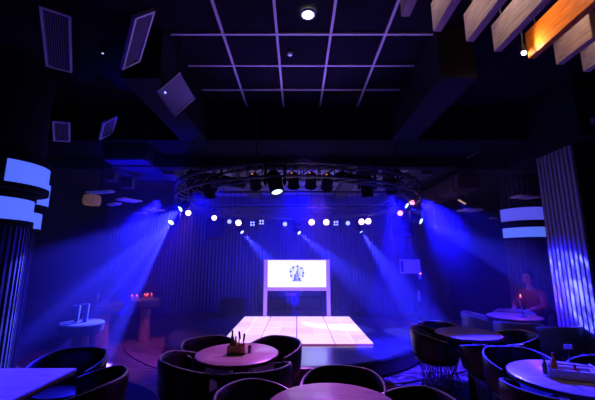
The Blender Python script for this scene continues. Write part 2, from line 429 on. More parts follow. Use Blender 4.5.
lantern('drum_lantern', 'lower blue drum lantern mostly hidden behind the left column lanterns', (-4.52, 5.15), .39, 2.13, 2.38, A(-100), A(60), M['band'], .05)

# right ribbed column (its left face is ribbed panel)
cr = MB(); x0, y0, y1 = 3.96, 4.55, 5.27
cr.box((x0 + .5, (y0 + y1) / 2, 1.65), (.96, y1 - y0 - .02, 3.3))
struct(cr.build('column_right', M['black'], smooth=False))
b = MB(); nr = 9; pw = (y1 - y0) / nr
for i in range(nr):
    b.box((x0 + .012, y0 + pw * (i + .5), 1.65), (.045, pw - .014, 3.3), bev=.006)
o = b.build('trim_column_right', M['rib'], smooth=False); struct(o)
# back right round column with lantern bands
crx, cry = 4.80, 7.0
pts = []
for i in range(200):
    a = 2 * PI * i / 200; r = .36 + .012 * (1 if (i % 8) < 4 else -1); pts.append((crx + r * math.cos(a), cry + r * math.sin(a)))
b = MB(); b.prism(pts, 0, 3.4); struct(b.build('column_back_right', M['ribdark'], smooth=False))
lantern('drum_lantern', 'upper violet blue drum lantern behind the ribbed right column', (crx, cry), .45, 2.44, 2.70, A(180), A(360), M['bandr'], .05)
lantern('drum_lantern', 'lower brighter drum lantern behind the ribbed right column', (crx, cry), .45, 2.10, 2.30, A(182), A(360), M['band'], .05)
# pilaster and dark door at the back right
struct(MB().box((3.85, 9.6, 1.7), (.6, .7, 3.4)).build('wall_pilaster', M['darkwall'], smooth=False))
struct(MB().box((4.75, 9.55, 1.15), (.95, .06, 2.3)).box((4.75, 9.62, 1.2), (1.15, .06, 2.42)).build('door_1', M['door'], smooth=False))
struct(MB().box((5.6, 9.65, 1.7), (1.5, .1, 3.4)).build('wall_rear_right', M['darkwall'], smooth=False))

# round black rug
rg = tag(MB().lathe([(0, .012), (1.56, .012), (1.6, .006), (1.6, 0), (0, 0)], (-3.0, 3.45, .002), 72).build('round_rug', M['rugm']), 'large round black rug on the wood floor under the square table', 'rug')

# ------------------------------------------------------------------ chairs
def chair_meshes():
    b = MB(); n = 36; m = 14; vs = []; fs = []
    for i in range(n + 1):
        s_ = i / n; a = -PI / 2 + (s_ - .5) * 2 * A(118); e = abs(s_ - .5) * 2
        top = .765 - .10 * max(0, e - .35) ** 1.3 * 1.6; bot = .445 + .02 * e
        rr = .275 + .02 * e; th = .022 * (1 - .25 * e ** 4)
        for k_ in range(m):
            f = 2 * PI * k_ / m; cx = math.copysign(abs(math.cos(f)) ** .6, math.cos(f)); cz = math.copysign(abs(math.sin(f)) ** .5, math.sin(f))
            z = (top + bot) / 2 + cz * (top - bot) / 2; flare = .025 * (z - .45) / .3
            r = rr + flare + cx * th
            vs.append((r * math.cos(a), r * math.sin(a) * .96, z))
    for i in range(n):
        for k_ in range(m): fs.append((i * m + k_, (i + 1) * m + k_, (i + 1) * m + (k_ + 1) % m, i * m + (k_ + 1) % m))
    fs += [tuple(range(m))[::-1], tuple(range(n * m, (n + 1) * m))]
    b._add(vs, fs)
    return b
def make_chair(label, kind):
    t = thing('tub_chair', label, 'chair', (0, 0, 0))
    lm = M['blackleather'] if kind == 'black' else M['greyleather']
    br = chair_meshes().build('backrest', lm, t)
    pts = []
    for i in range(33):
        s_ = i / 32; a = -PI / 2 + (s_ - .5) * 2 * A(117); e = abs(s_ - .5) * 2
        top = .765 - .10 * max(0, e - .35) ** 1.3 * 1.6; r = .275 + .02 * e + .026
        pts.append((r * math.cos(a), r * math.sin(a) * .96, top + .001))
    MB().path(pts, .0075, 6).build('piping', M['piping'], br)
    MB().lathe([(0, .40), (.245, .40), (.262, .42), (.262, .465), (.245, .49), (.19, .503), (0, .508)], seg=32).build('seat', lm, t)
    b = MB()
    for i in range(26):
        a = 2 * PI * i / 26; c, s_ = math.cos(a), math.sin(a)
        b.path([(.235 * c, .235 * s_, .40), (.175 * c, .175 * s_, .24), (.165 * c, .165 * s_, .16), (.225 * c, .225 * s_, .012)], .0042, 5)
    b.ring((0, 0, .012), .225, .009); b.ring((0, 0, .39), .235, .007); b.ring((0, 0, .2), .168, .005)
    b.build('wire_base', M['wire'], t)
    return t
protos = {}
def chair(x, y, face, label, kind='black', group=None):
    """face: point the chair looks at"""
    if kind not in protos:
        o = protos[kind] = make_chair(label, kind)
    else:
        o = copy_tree(protos[kind]); 
    o['label'] = label
    o.location = (x, y, 0.0); o.rotation_euler = (0, 0, math.atan2(face[1] - y, face[0] - x) - PI / 2)
    if group: o['group'] = group
    return o

def round_table(x, y, r, label, top=None):
    t = thing('round_table', label, 'table', (x, y, 0))
    MB().lathe([(0, .722), (r - .02, .722), (r - .004, .728), (r - .004, .75), (r - .01, .754), (0, .754)], seg=64).build('tabletop', top or M['tabletop'], t)
    MB().lathe([(r - .02, .718), (r + .002, .718), (r + .004, .748), (r - .003, .752), (r - .005, .72), (r - .02, .718)], seg=64).build('edge_band', M['tabledge'], t)
    MB().tube((0, 0, .03), (0, 0, .72), .04, .04, 16).lathe([(.04, .66), (.14, .715), (0, .72)]).build('pedestal', M['metal'], t)
    MB().lathe([(0, .0), (.24, .0), (.24, .012), (.06, .03), (0, .032)], seg=40).build('foot', M['metal'], t)
    return t

G1 = 'tub chairs around the front tables'
t1 = (-.59, 3.46); round_table(*t1, .40, 'round wood table lit purple, with a wooden caddy, in front of the stage')
chair(-.95, 3.86, t1, 'black tub chair behind the round table with the wooden caddy, at its left rear', group=G1)
chair(-.27, 3.86, t1, 'black tub chair behind the round table with the wooden caddy, at its right rear', group=G1)
chair(-.99, 3.33, t1, 'black tub chair, back to us, at the left front of the table with wooden caddy', group=G1)
chair(-.37, 3.12, t1, 'black tub chair, back to us, at the right front of the table with wooden caddy', group=G1)
t2 = (.22, 2.24); round_table(*t2, .42, 'round wood table cut off by the lower picture edge in the middle')
chair(.34, 2.72, t2, 'black tub chair on the stage side of the table cut off by the lower edge', group=G1)
chair(-.25, 2.42, t2, 'black tub chair between the caddy table and the table cut off by the lower edge', group=G1)
chair(.72, 2.30, t2, 'black tub chair right of the table cut off by the lower edge, barely in view', group=G1)

tr1 = (2.16, 2.80)
round_table(*tr1, .44, 'round table lit bright blue beside the ribbed column, carrying a long condiment caddy')
G2 = 'tub chairs at the tables on the right'
chair(1.82, 2.58, tr1, 'dark tub chair seen from behind at the near left of the bright blue round table', group=G2)
chair(2.12, 3.36, tr1, 'dark tub chair on the far side of the bright blue round table', group=G2)
chair(2.68, 3.04, tr1, 'dark tub chair between the bright blue round table and the ribbed column', group=G2)
chair(2.20, 2.27, tr1, 'grey tub chair with pale rim at the lower right corner', 'grey', group=G2)
tr2 = (2.13, 4.36)
round_table(*tr2, .38, 'round table with blue sheen and reddish near edge, halfway along the right side')
chair(1.77, 4.50, tr2, 'dark wire-base tub chair beside the stage, left of the halfway round table', group=G2)
chair(2.16, 3.92, tr2, 'dark wire-base tub chair with its back to us in front of the halfway round table', group=G2)
chair(1.98, 4.82, tr2, 'dark tub chair behind the halfway round table, only its rim showing', group=G2)
chair(2.60, 4.30, tr2, 'dark tub chair right of the halfway round table', group=G2)
tr3 = (3.52, 5.62)
round_table(*tr3, .40, 'farthest round table on the right, in front of the seated person')
chair(3.08, 5.80, tr3, 'grey tub chair left of the farthest right table', 'grey', group=G2)
chair(3.28, 5.16, tr3, 'grey tub chair with its back to us in front of the farthest right table', 'grey', group=G2)
chair(3.62, 4.90, tr3, 'grey tub chair between the farthest right table and the ribbed column', 'grey', group=G2)
chair(3.78, 6.02, tr3, 'grey tub chair behind the farthest right table, under the lanterns', 'grey', group=G2)

# square table left front
tl = thing('square_table', 'square table with a bright blue top at the lower left', 'table', (-2.25, 2.55, 0))
MB().box((0, 0, .735), (.84, .80, .034), bev=.006).build('tabletop', M['tabletop'], tl, smooth=False)
MB().box((0, 0, .71), (.82, .78, .016), bev=.003).build('edge_band', M['tabledge'], tl, smooth=False)
MB().box((0, 0, .37), (.08, .08, .68), bev=.01).build('pedestal', M['metal'], tl, smooth=False)
MB().box((0, 0, .03), (.46, .46, .03), bev=.01).build('foot', M['metal'], tl, smooth=False)
chair(-2.12, 3.26, (-2.2, 2.5), 'black tub chair with a thin bright rim behind the square table', group=G1)
chair(-1.62, 2.70, (-2.3, 2.55), 'black tub chair at the right side of the square table', group=G1)
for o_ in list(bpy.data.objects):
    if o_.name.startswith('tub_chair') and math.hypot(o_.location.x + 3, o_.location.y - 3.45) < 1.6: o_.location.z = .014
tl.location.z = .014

# ------------------------------------------------------------------ caddies and bottles
def bottle(loc, h, r, label, m, capm=None, cat='bottle', group=None):
    t = thing('sauce_bottle', label, cat, loc, 0, group)
    MB().lathe([(0, 0), (r, 0), (r * 1.02, h * .08), (r, h * .58), (r * .42, h * .76), (r * .38, h * .92), (0, h * .92)], seg=16).build('body', m, t)
    MB().lathe([(0, h * .9), (r * .46, h * .9), (r * .42, h), (0, h)], seg=12).build('cap', capm or M['cap'], t)
def caddy(x, y, rz, L, Wd, H, label, handle=True, wood='boxwood'):
    t = thing('condiment_caddy', label, 'caddy', (x, y, .755), rz)
    MB().box((0, 0, .006), (L, Wd, .012)).build('base', M[wood], t, smooth=False)
    for s_ in (-1, 1):
        MB().box((0, s_ * (Wd / 2 - .004), H / 2), (L, .008, H)).build('side_panel', M[wood], t, smooth=False)
    for s_ in (-1, 1):
        h2 = H * (1.5 if handle else 1)
        MB().box((s_ * (L / 2 - .004), 0, h2 / 2), (.008, Wd - .017, h2)).build('end_panel', M[wood], t, smooth=False)
    if handle: MB().tube((-L / 2 + .01, 0, H * 1.4), (L / 2 - .01, 0, H * 1.4), .008).build('handle', M[wood], t)
    return t
zt_ = .767
caddy(-.59, 3.42, 0, .17, .11, .08, 'open wooden box holding bottles and cutlery on the purple round table', False)
bottle((-.64, 3.43, zt_), .20, .022, 'dark slender bottle in the wooden box, tallest of its contents', M['glass'])
bottle((-.60, 3.40, zt_), .15, .02, 'amber squeeze bottle in the wooden box on the purple round table', M['amber'])
for i, (dx, hh, lb) in enumerate(((.0, .19, 'steel knife standing in the wooden box on the purple table'), (.045, .17, 'steel fork standing in the wooden box on the purple table'))):
    t = thing('cutlery', lb, 'cutlery', (-.575 + dx, 3.44, zt_))
    b = MB(); b.box((0, 0, hh * .3), (.012, .006, hh * .6), bev=.002); b.build('handle', M['alu'], t)
    b = MB(); b.box((.004, 0, hh * .8), (.02, .004, hh * .4), Matrix.Rotation(.12 * (1 if i else -1), 3, 'Y'), bev=.0015); b.build('blade', M['alu'], t)
t = thing('salt_shaker', 'small glass shaker beside the wooden box on the purple table', 'shaker', (-.47, 3.45, .755))
MB().lathe([(0, 0), (.018, 0), (.02, .05), (0, .05)], seg=14).build('body', M['bluegl'], t); MB().lathe([(0, .05), (.02, .05), (.012, .07), (0, .07)], seg=14).build('cap', M['alu'], t)

caddy(2.10, 2.74, A(-22), .30, .13, .07, 'long pale condiment caddy on the bright blue round table', wood='palewood')
bottle((2.00, 2.76, zt_), .17, .022, 'orange sauce bottle in the long caddy on the blue table', M['amber'], M['cap'])
bottle((1.955, 2.80, zt_), .12, .02, 'short dark bottle at the left end of the long caddy', M['glass'], M['black'])
bottle((2.11, 2.70, zt_), .10, .024, 'squat red-brown jar at the right end of the long caddy', M['cap'], M['alu'])
t = thing('wire_holder', 'thin wire number holder standing on the blue table beside the long caddy', 'table sign', (2.25, 2.92, .755))
MB().lathe([(0, 0), (.03, 0), (.028, .008), (0, .01)]).build('base', M['metal'], t)
MB().tube((0, 0, .008), (0, 0, .17), .003).build('stem', M['wire'], t); MB().box((0, 0, .185), (.07, .004, .035)).build('card', M['paper'], t, smooth=False)
t = thing('table_candle', 'tall pale candle holder with a red glowing top on the farthest right table', 'candle', (3.60, 5.52, .755))
MB().lathe([(0, 0), (.055, 0), (.05, .015), (.016, .03), (.014, .15), (.03, .17), (0, .17)], seg=18).build('holder', M['bluegl'], t)
MB().lathe([(0, .17), (.026, .17), (.030, .26), (.022, .30), (0, .30)], seg=14).build('candle_glass', M['wax'], t)
MB().lathe([(0, .301), (.010, .305), (.012, .32), (0, .35)], seg=10).build('flame', M['candle'], t)
ld = bpy.data.lights.new('flame_light', 'POINT'); ld.energy = 3; ld.color = (1, .12, .04); ld.shadow_soft_size = .02
lo = bpy.data.objects.new('flame_light', ld); C.objects.link(lo); lo.parent = t; lo.location = (0, 0, .38)

# ------------------------------------------------------------------ left back lounge: drum tables on barrels, sofas, candles
def drum_table(x, y, r, h, label, base=None):
    t = thing('drum_table', label, 'table', (x, y, 0.0 if math.hypot(x - .27, y - 8.88) > 4.3 else .02))
    MB().lathe([(0, h - .17), (r - .05, h - .17), (r, h - .13), (r + .02, h - .02), (r, h), (0, h)], seg=40).build('tabletop', M['sofa'], t)
    rb = r * .45
    MB().lathe([(0, 0), (rb, 0), (rb * .84, h * .45), (rb * .95, h - .17), (0, h - .17)], seg=24).build('barrel_base', base or M['barrel'], t)
    return t
def ptop(u, v, h): q = P(u, v, z=h); return q.x, q.y
d1 = ptop(104, 303, .82); drum_table(*d1, .33, .82, 'blue-lit drum-topped table on a reddish barrel base, middle of the left lounge')
d2 = ptop(82, 322, .74); drum_table(*d2, .28, .74, 'nearest drum-topped table of the left lounge, two reddish feet showing')
d3 = ptop(146, 300, .82); drum_table(*d3, .28, .82, 'drum-topped table with a row of burning candles, near the stage')
def sofa(x, y, rz, L, label):
    t = thing('lounge_sofa', label, 'sofa', (x, y, 0), rz)
    MB().box((0, 0, .25), (L, .75, .26), bev=.03).build('seat', M['sofa'], t); MB().box((0, .32, .55), (L, .16, .55), bev=.04).build('backrest', M['sofa'], t)
    for s_ in (-1, 1): MB().box((s_ * (L / 2 - .07), 0, .42), (.14, .75, .36), bev=.04).build('armrest', M['sofa'], t)
    for s_ in (-1, 1): MB().box((s_ * (L / 2 - .1), 0, .06), (.06, .6, .12)).build('leg', M['black'], t, smooth=False)
sofa(-5.0, 7.3, A(60), 1.7, 'dark lounge sofa in the blue haze against the left wall')
sofa(-4.9, 9.9, A(15), 1.8, 'dark lounge sofa by the back wall behind the candle table')
G3 = 'candles on the lounge table'
cand = [(134, 293), (139, 292), (142, 291), (145, 290), (149, 289), (148, 296)]
CL = ['leftmost red candle of the row on the lounge table', 'second red candle from the left of the row on the lounge table', 'third red candle from the left of the row on the lounge table',
      'fourth red candle from the left of the row on the lounge table', 'rightmost red candle at the back of the lounge table', 'single red candle in front of the row on the lounge table']
for (u, v), lb in zip(cand, CL):
    x = P(u, v, y=d3[1]).x; y = d3[1] + random.uniform(-.1, .15); y = d3[1] + (.15 if v < 292 else -.08)
    t = thing('candle', lb, 'candle', (x, y, .84), 0, G3)
    MB().lathe([(0, 0), (.028, 0), (.032, .07), (.026, .07), (.024, .02), (0, .02)], seg=14).build('candle_glass', M['wax'], t)
    MB().lathe([(0, .02), (.022, .02), (.022, .055), (0, .06)], seg=12).build('wax', M['candle'], t)
    MB().lathe([(0, .058), (.010, .072), (.012, .082), (0, .112)], seg=8).build('flame', M['candle'], t)
    ld = bpy.data.lights.new('flame_light', 'POINT'); ld.energy = .5; ld.color = (1, .25, .08); ld.shadow_soft_size = .02
    lo = bpy.data.objects.new('flame_light', ld); C.objects.link(lo); lo.parent = t; lo.location = (0, 0, .13)
for (u, v, h, lb, tt, hh) in ((79, 296, .24, 'tall pale glass standing left on the nearest lounge table', d2, .74), (88, 293, .26, 'tall pale glass standing right on the nearest lounge table', d2, .74),
                          (96, 302, .18, 'short tumbler on the middle lounge table', d1, .82)):
    x = P(u, v, y=tt[1]).x
    t = thing('drinking_glass', lb, 'glass', (x, tt[1], hh + (0.0 if math.hypot(tt[0] - .27, tt[1] - 8.88) > 4.3 else .02)))
    MB().lathe([(0, 0), (.032, 0), (.045, h), (.041, h), (.03, .012), (0, .012)], seg=16).build('body', M['bluegl'], t)
    MB().lathe([(0, .013), (.029, .013), (.036, h * .6), (0, h * .6)], seg=14).build('drink', M['amber'], t)

# ------------------------------------------------------------------ circular truss
TC, TR, TZ = Vector((0, 7.1, 0)), 2.4, 2.93
tr = thing('circular_truss', 'large circular lattice lighting truss hanging over the stage', 'truss', (TC.x, TC.y, TZ - .1))
def tp(a, dr, dz): return Vector(((TR + dr) * math.cos(a), (TR + dr) * math.sin(a), .1 + dz))
for dr, dz in ((-.12, .1), (.12, .1), (-.12, -.1), (.12, -.1)):
    MB().path([tp(2 * PI * i / 72, dr, dz) for i in range(72)], .02, 8, True).build('chord', M['alu'], tr)
b = MB(); n = 48
for i in range(n):
    a = 2 * PI * i / n; a2 = 2 * PI * (i + 1) / n
    for (p, q) in (((-.12, -.1), (-.12, .1)), ((.12, -.1), (.12, .1)), ((-.12, .1), (.12, .1)), ((-.12, -.1), (.12, -.1))):
        b.tube(tp(a, *p), tp(a2, *q), .009, seg=5); 
    b.tube(tp(a, -.12, -.1), tp(a, .12, .1), .008, seg=5)
b.build('lattice', M['alu'], tr)
for k_ in range(6):
    a = 2 * PI * (k_ + .25) / 6
    q = tp(a, 0, .1); top = (4.2 if TC.y + q.y < 5.15 else 3.6 if TC.y + q.y < 6.2 else 3.40) - (TZ - .1)
    MB().tube(q, (q.x, q.y, top), .012).build('hanger', M['metal'], tr)
# inner straight crossbars
MB().tube((-2.3, -.9, .1), (2.3, -.9, .1), .02).build('cross_pipe', M['metal'], tr)
MB().tube((-2.2, .9, .1), (2.2, .9, .1), .02).build('cross_pipe', M['metal'], tr)
# drooping cable along the truss
b = MB(); pts = []
for i in range(73):
    a = PI + PI * i / 72; pts.append(tp(a, .14, .13 + .02 * math.sin(i * 2.1)) + Vector((0, 0, 0)))
b.path(pts, .012, 6); b.build('cable', M['black'], tr)

def hang(t, pos, h):
    on = abs(math.hypot(pos.x - TC.x, pos.y - TC.y) - TR) < .2
    top = (TZ - .1) if on else (3.58 if abs(pos.x) < 2.4 and pos.y > 6.3 else 3.40)
    if top > pos.z + h: MB().tube((0, 0, h - .02), (0, 0, top - pos.z + .01), .009, seg=6).build('hanger_pipe', M['metal'], t)
def par(pos, target, label, lens, size=1., power=0, color=ICE, cone=30, group=None, name='par_light', dots=False, led=True):
    """lamp can hung from a short yoke: pos is the can's centre"""
    pos = Vector(pos); drop = .22 * size
    t = thing(name, label, 'stage light', (pos.x, pos.y, pos.z), 0, group)
    d = (Vector(target) - pos).normalized(); q = d.to_track_quat('Z', 'Y')
    r = .085 * size; L = .24 * size
    h = MB().lathe([(0, -L * .5), (r * .55, -L * .5), (r * .9, -L * .36), (r, -L * .1), (r, L * .42), (r * 1.1, L * .44), (r * 1.1, L * .5), (r * .93, L * .5), (r * .92, L * .40), (0, L * .40)], seg=24).build('housing', M['black'], t, quat=q)
    if dots:
        MB().lathe([(0, L * .41), (r * .9, L * .41), (r * .9, L * .43), (0, L * .43)], seg=20).build('lens_plate', M['lensoff'], h)
        for sx_, sz_ in ((-1, -1), (1, -1), (-1, 1), (1, 1)):
            MB().sphere((sx_ * r * .4, sz_ * r * .4, L * .44), r * .3, (1, 1, .4), 10).build('lens', lens, h)
    else:
        MB().lathe([(0, L * .47), (r * .6, L * .45), (r * .9, L * .41), (0, L * .41)], seg=20).build('lens', lens, h)
    if led: MB().box((r * .3, 0, -L * .5), (.018, .018, .012)).build('status_light', M['led'], h, smooth=False)
    yk = [(-r * 1.3, 0, 0), (-r * 1.3, 0, drop * .8), (-r * .8, 0, drop), (r * .8, 0, drop), (r * 1.3, 0, drop * .8), (r * 1.3, 0, 0)]
    MB().path(yk, .009, 6).build('yoke', M['metal'], t)
    MB().box((0, 0, drop + .03), (.05, .05, .07), bev=.008).build('clamp', M['metal'], t)
    hang(t, pos, drop + .06)
    if power: spot(pos + d * (L * .5 + .03), Vector(target), power, color, cone, .35, .03, parent=t)
    return t

def moving_head(pos, target, label, power, color, cone, size=1., gobo=None, rays=(), blend=.25, up=True, lens='lensblue', group=None):
    pos = Vector(pos); t = thing('moving_head_light', label, 'stage light', pos, 0, group)
    d = (Vector(target) - pos).normalized(); q = d.to_track_quat('Z', 'Y'); s_ = size
    h = MB().lathe([(0, -.19 * s_), (.06 * s_, -.19 * s_), (.10 * s_, -.14 * s_), (.105 * s_, 0), (.095 * s_, .12 * s_), (.10 * s_, .125 * s_), (.10 * s_, .165 * s_), (.08 * s_, .165 * s_), (.078 * s_, .14 * s_), (0, .14 * s_)], seg=28).build('head', M['black'], t, quat=q)
    MB().lathe([(0, .155 * s_), (.05 * s_, .15 * s_), (.078 * s_, .141 * s_), (0, .141 * s_)], seg=24).build('lens', M[lens], h)
    for k_ in (-1, 1):
        MB().box((k_ * .135 * s_, 0, .09 * s_), (.04 * s_, .10 * s_, .27 * s_), bev=.012 * s_).build('yoke_arm', M['metal'], t)
    MB().box((0, 0, .26 * s_), (.32 * s_, .22 * s_, .10 * s_), bev=.02 * s_).build('base', M['black'], t)
    MB().box((-.09 * s_, 0, .33 * s_), (.04, .05, .06)).box((.09 * s_, 0, .33 * s_), (.04, .05, .06)).build('clamp', M['metal'], t, smooth=False)
    hang(t, pos, .36 * s_)
    if power: spot(pos + d * (.18 * s_), Vector(target), power, color, cone, blend, .03, parent=t, gobo=gobo)
    for tg, pw_, cn in rays: spot(pos + d * (.18 * s_), Vector(tg), pw_, color, cn, .5, .02, parent=t)
    return t

# front row of dark cans seen from behind
G4 = 'dark cans on the front of the truss'
yF = 4.85
for u, v, lb in ((255, 181, 'dark hanging lamp can left of the big moving head'), (293.5, 180, 'dark hanging lamp can just right of the big moving head'),
                 (311, 180, 'middle dark hanging lamp can between two others right of the moving head'), (327.5, 181.5, 'dark hanging lamp can next to the right flood bar')):
    p = P(u, v, y=yF); par(p, (p.x * .6, 7.4, .3), lb, M['lensoff'], 1.0, 0, DEEP, 60, G4)
p = P(275, 183, y=4.72); moving_head(p, (.35, 3.7, 0), 'big moving head light with a bright blue lens at the front of the truss', 1500, ICE, 10, 1.05)
# flood bars
def flood_bar(u0, v0, u1, v1, y_, label):
    a = P(u0, v0, y=y_); c = P(u1, v1, y=y_ + .35 * (1 if u0 < 297 else 1)); mid = (a + c) / 2; L = (c - a).length
    t = thing('flood_bar', label, 'stage light', mid, math.atan2(c.y - a.y, c.x - a.x))
    MB().box((0, 0, 0), (L, .16, .13), bev=.02).build('housing', M['black'], t)
    b = MB()
    for i in range(6): b.lathe([(0, 0), (.03, 0), (.03, -.012), (0, -.012)], (-L / 2 + L * (i + .5) / 6, 0, -.066), 12)
    b.build('lens_row', M['lensoff'], t)
    for s_ in (-1, 1): MB().box((s_ * L * .3, 0, .13), (.03, .03, .14)).build('bracket', M['metal'], t, smooth=False)
flood_bar(215, 183, 244, 180, 5.0, 'long dark flood bar left of the lamp cans')
flood_bar(338, 179, 362, 178, 5.0, 'long dark flood bar right of the lamp cans')

def ring_pt(u, v, r=2.4):
    """point of the pixel ray standing on the vertical cylinder of the truss (far side)"""
    best = None
    for k_ in range(4, 200):
        y = 4.6 + k_ * .025; q = P(u, v, y=y); dd = abs(math.hypot(q.x - TC.x, q.y - TC.y) - r)
        if best is None or dd <= best[0] + 0.0: best = (dd, q)
    return best[1]
# rear row, lenses towards the room
G5 = 'lit pink cans on the rear of the truss'
for u, v, lb, pw in ((239, 222.5, 'lit pink lamp can at the left of the rear truss row', 8), (311.5, 222, 'brightest lit pink lamp can in the middle of the rear truss row', 12),
                 (326, 222, 'lit pink lamp can just right of the brightest one', 8), (361, 221.5, 'left lit can of the tight pink pair at the right end of the rear row', 6), (367.5, 221, 'right lit can of the tight pink pair at the right end of the rear row', 6)):
    p = P(u, v, y=8.95); par(p, (p.x * .9, 0, 1.0), lb, M['lenspink'], 1.0, pw, PINK, 50, G5, led=False)
for u, v, lb in ((214, 217.5, 'reddish-pink lit lamp can near the left speaker cluster'), (188, 212.5, 'reddish-pink lit lamp can below the left moving heads'),):
    p = P(u, v, y=7.6 if u > 200 else 6.9); par(p, (0, 1.5, 1), lb, M['lenspink'], .72, 3, PINK, 50, led=False)
for u, v, lb in ((400, 212.5, 'red-pink lit lamp can in front of the right speaker cluster'), (412, 202, 'red-pink lit lamp can above the right moving heads')):
    p = P(u, v, y=7.0); par(p, (1.0, 2.5, 1), lb, M['lensred'], .72, 3, (1, .2, .3), 50, led=False)
for u, v, lb in ((253, 223.5, 'four-lens white blinder left in the rear truss row'), (335.5, 223, 'four-lens white blinder right in the rear truss row'), (262, 222, 'small four-lens blinder beside the left blinder')):
    p = P(u, v, y=9.4); par(p, (p.x, 0, 1.2), lb, M['lenswhite'], 1.1, 0, dots=True, led=False)
for u, v, lb in ((230, 221.5, 'dim white lamp can at the far left end of the rear row'), (285, 224, 'dim white lamp can left of the middle moving head'), (347.5, 223, 'dim white lamp can left of the pink pair')):
    p = P(u, v, y=9.4); par(p, (p.x, 0, 1.2), lb, M['lenswhite'], .8, 0, led=False)

# moving heads with visible beams
moving_head(P(184, 206, y=6.6), P(98, 272, y=5.2), 'upper left moving head throwing a wide blue beam to the left', 3400, ICE, 40, .8,
            rays=[(P(70, 250, y=5.9), 4500, 5), (P(92, 282, y=5.9), 19000, 6)])
moving_head(P(174, 219, y=6.6), P(112, 290, y=5.2), 'lower left moving head throwing a wide blue beam down to the left', 3400, ICE, 30, .8,
            rays=[(P(84, 300, y=5.9), 5500, 4), (P(106, 300, y=5.9), 22000, 5), (P(128, 310, y=5.9), 34000, 7)])
moving_head(P(240, 230, y=9.2), P(276, 268, y=8.4), 'moving head below the rear truss, left of the screen, beam falling to the right', 9000, ICE, 16, .7)
moving_head(P(297, 231, y=9.2), P(334, 262, y=8.2), 'moving head above the screen with a beam falling to the right', 9000, ICE, 15, .7)
moving_head(P(359, 229, y=9.2), P(410, 300, y=8.4), 'moving head below the rear truss, right of the screen, beam falling to the right', 14000, ICE, 20, .7, gobo=(20, .4, .6, 1.0, 1.4))
moving_head(P(402, 203, y=6.6), P(500, 258, y=5.4), 'upper right moving head with a beam crossing to the right', 6000, ICE, 12, .8, gobo=(22, .42, .62, 1.0, 6.))
moving_head(P(416, 219, y=6.7), (3.96, 4.85, 1.30), 'lower right moving head throwing a speckled beam on the ribbed column', 8500, ICE, 22, .8, gobo=(60, .55, .68, .45, 2.))
moving_head(P(391, 186, y=5.6), (1.75, 5.6, .1), 'unlit-looking moving head at the right bend of the truss', 12000, BLUE, 38, .9, gobo=(46, .52, .60, 1.6, 5.), lens='lensoff')
moving_head(P(367, 187, y=5.3), (1.2, 5.6, 0), 'dark moving head with a small blue lens glint right of the flood bar', 0, BLUE, 30, 1.0, lens='lenswhite')
moving_head(P(196, 188, y=5.9), (-1.9, 5.6, .1), 'dark moving head pointing down at the left bend of the truss', 0, BLUE, 30, 1.0, lens='lensoff')
moving_head(P(209, 190, y=5.4), (-1.2, 6.0, .1), 'dark moving head next to the left flood bar', 0, BLUE, 30, .9, lens='lensoff')

# hung speaker stacks
def speaker(u, v, y_, label, rz):
    p = P(u, v, y=y_); t = thing('line_array_speaker', label, 'speaker', p, rz)
    for i in range(3):
        c = MB().box((0, .02 * i, .15 - .16 * i), (.40, .34, .15), Matrix.Rotation(-.05 - .06 * i, 3, 'X'), bev=.015).build('cabinet', M['black'], t)
        MB().box((0, -.15 + .02 * i, .15 - .16 * i), (.36, .02, .12), Matrix.Rotation(-.05 - .06 * i, 3, 'X')).build('grille', M['metal'], c, smooth=False)
    MB().tube((-.15, 0, .22), (-.15, 0, 3.40 - p.z), .008).tube((.15, 0, .22), (.15, 0, 3.40 - p.z), .008).build('hanging_chain', M['metal'], t)
speaker(215, 228, 7.9, 'hanging stack of black speaker boxes left of the rear truss row', .3)
speaker(402, 225, 7.4, 'hanging stack of black speaker boxes right of the rear truss row', -.4)

# ------------------------------------------------------------------ ceiling fittings
def frame_basis(X, Z):
    X = Vector(X).normalized(); Z = Vector(Z); Z = (Z - X * Z.dot(X)).normalized(); Y = Z.cross(X)
    return Matrix((X, Y, Z)).transposed().to_quaternion()
def grille(loc, X, Z, wdt, hgt, n, label, name='ceiling_grille'):
    t = thing(name, label, 'ceiling grille', loc, 0); t.rotation_mode = 'XYZ'; t.rotation_euler = frame_basis(X, Z).to_euler()
    b = MB(); f = .022
    for s_ in (-1, 1): b.box((s_ * (wdt / 2 - f / 2), 0, 0), (f, .03, hgt)); b.box((0, 0, s_ * (hgt / 2 - f / 2)), (wdt - 2 * f, .03, f))
    b.build('frame', M['grille'], t, smooth=False)
    MB().box((0, .03, 0), (wdt - .01, .012, hgt - .01)).build('backing', M['grilledark'], t, smooth=False)
    b = MB()
    for i in range(n): b.box((-wdt / 2 + f + (wdt - 2 * f) * (i + .5) / n, .006, 0), ((wdt - 2 * f) / n * .35, .018, hgt - 2 * f))
    b.build('slats', M['slat'], t, smooth=False)
    b = MB()
    for s_ in (-1, 1):
        q = t.rotation_euler.to_matrix(); top = Vector(loc) + q @ Vector((s_ * wdt * .35, .04, 0)); up = Vector((top.x, top.y, max(4.2, top.z + .02)))
        b.tube(q.inverted() @ (top - Vector(loc)), q.inverted() @ (up - Vector(loc)), .006, seg=6)
    b.build('hanger', M['metal'], t)
    return t
grille((-2.50, 3.09, 3.88), (0.849, 0.528, -0.01), (0.519, -0.83, 0.206), .246, .835, 10, 'large louvred panel with blue frame, hanging at the upper left')
grille((-1.377, 2.537, 3.495), (0.444, 0.517, 0.732), (0.558, -0.798, 0.225), .217, .612, 10, 'tall narrow louvred panel with bright blue frame, left of the ceiling grid')
grille((-3.45, 4.57, 3.50), (0.817, 0.564, 0.12), (0.5, -0.797, 0.34), .21, .455, 8, 'small louvred panel below the large one, above the left lanterns')
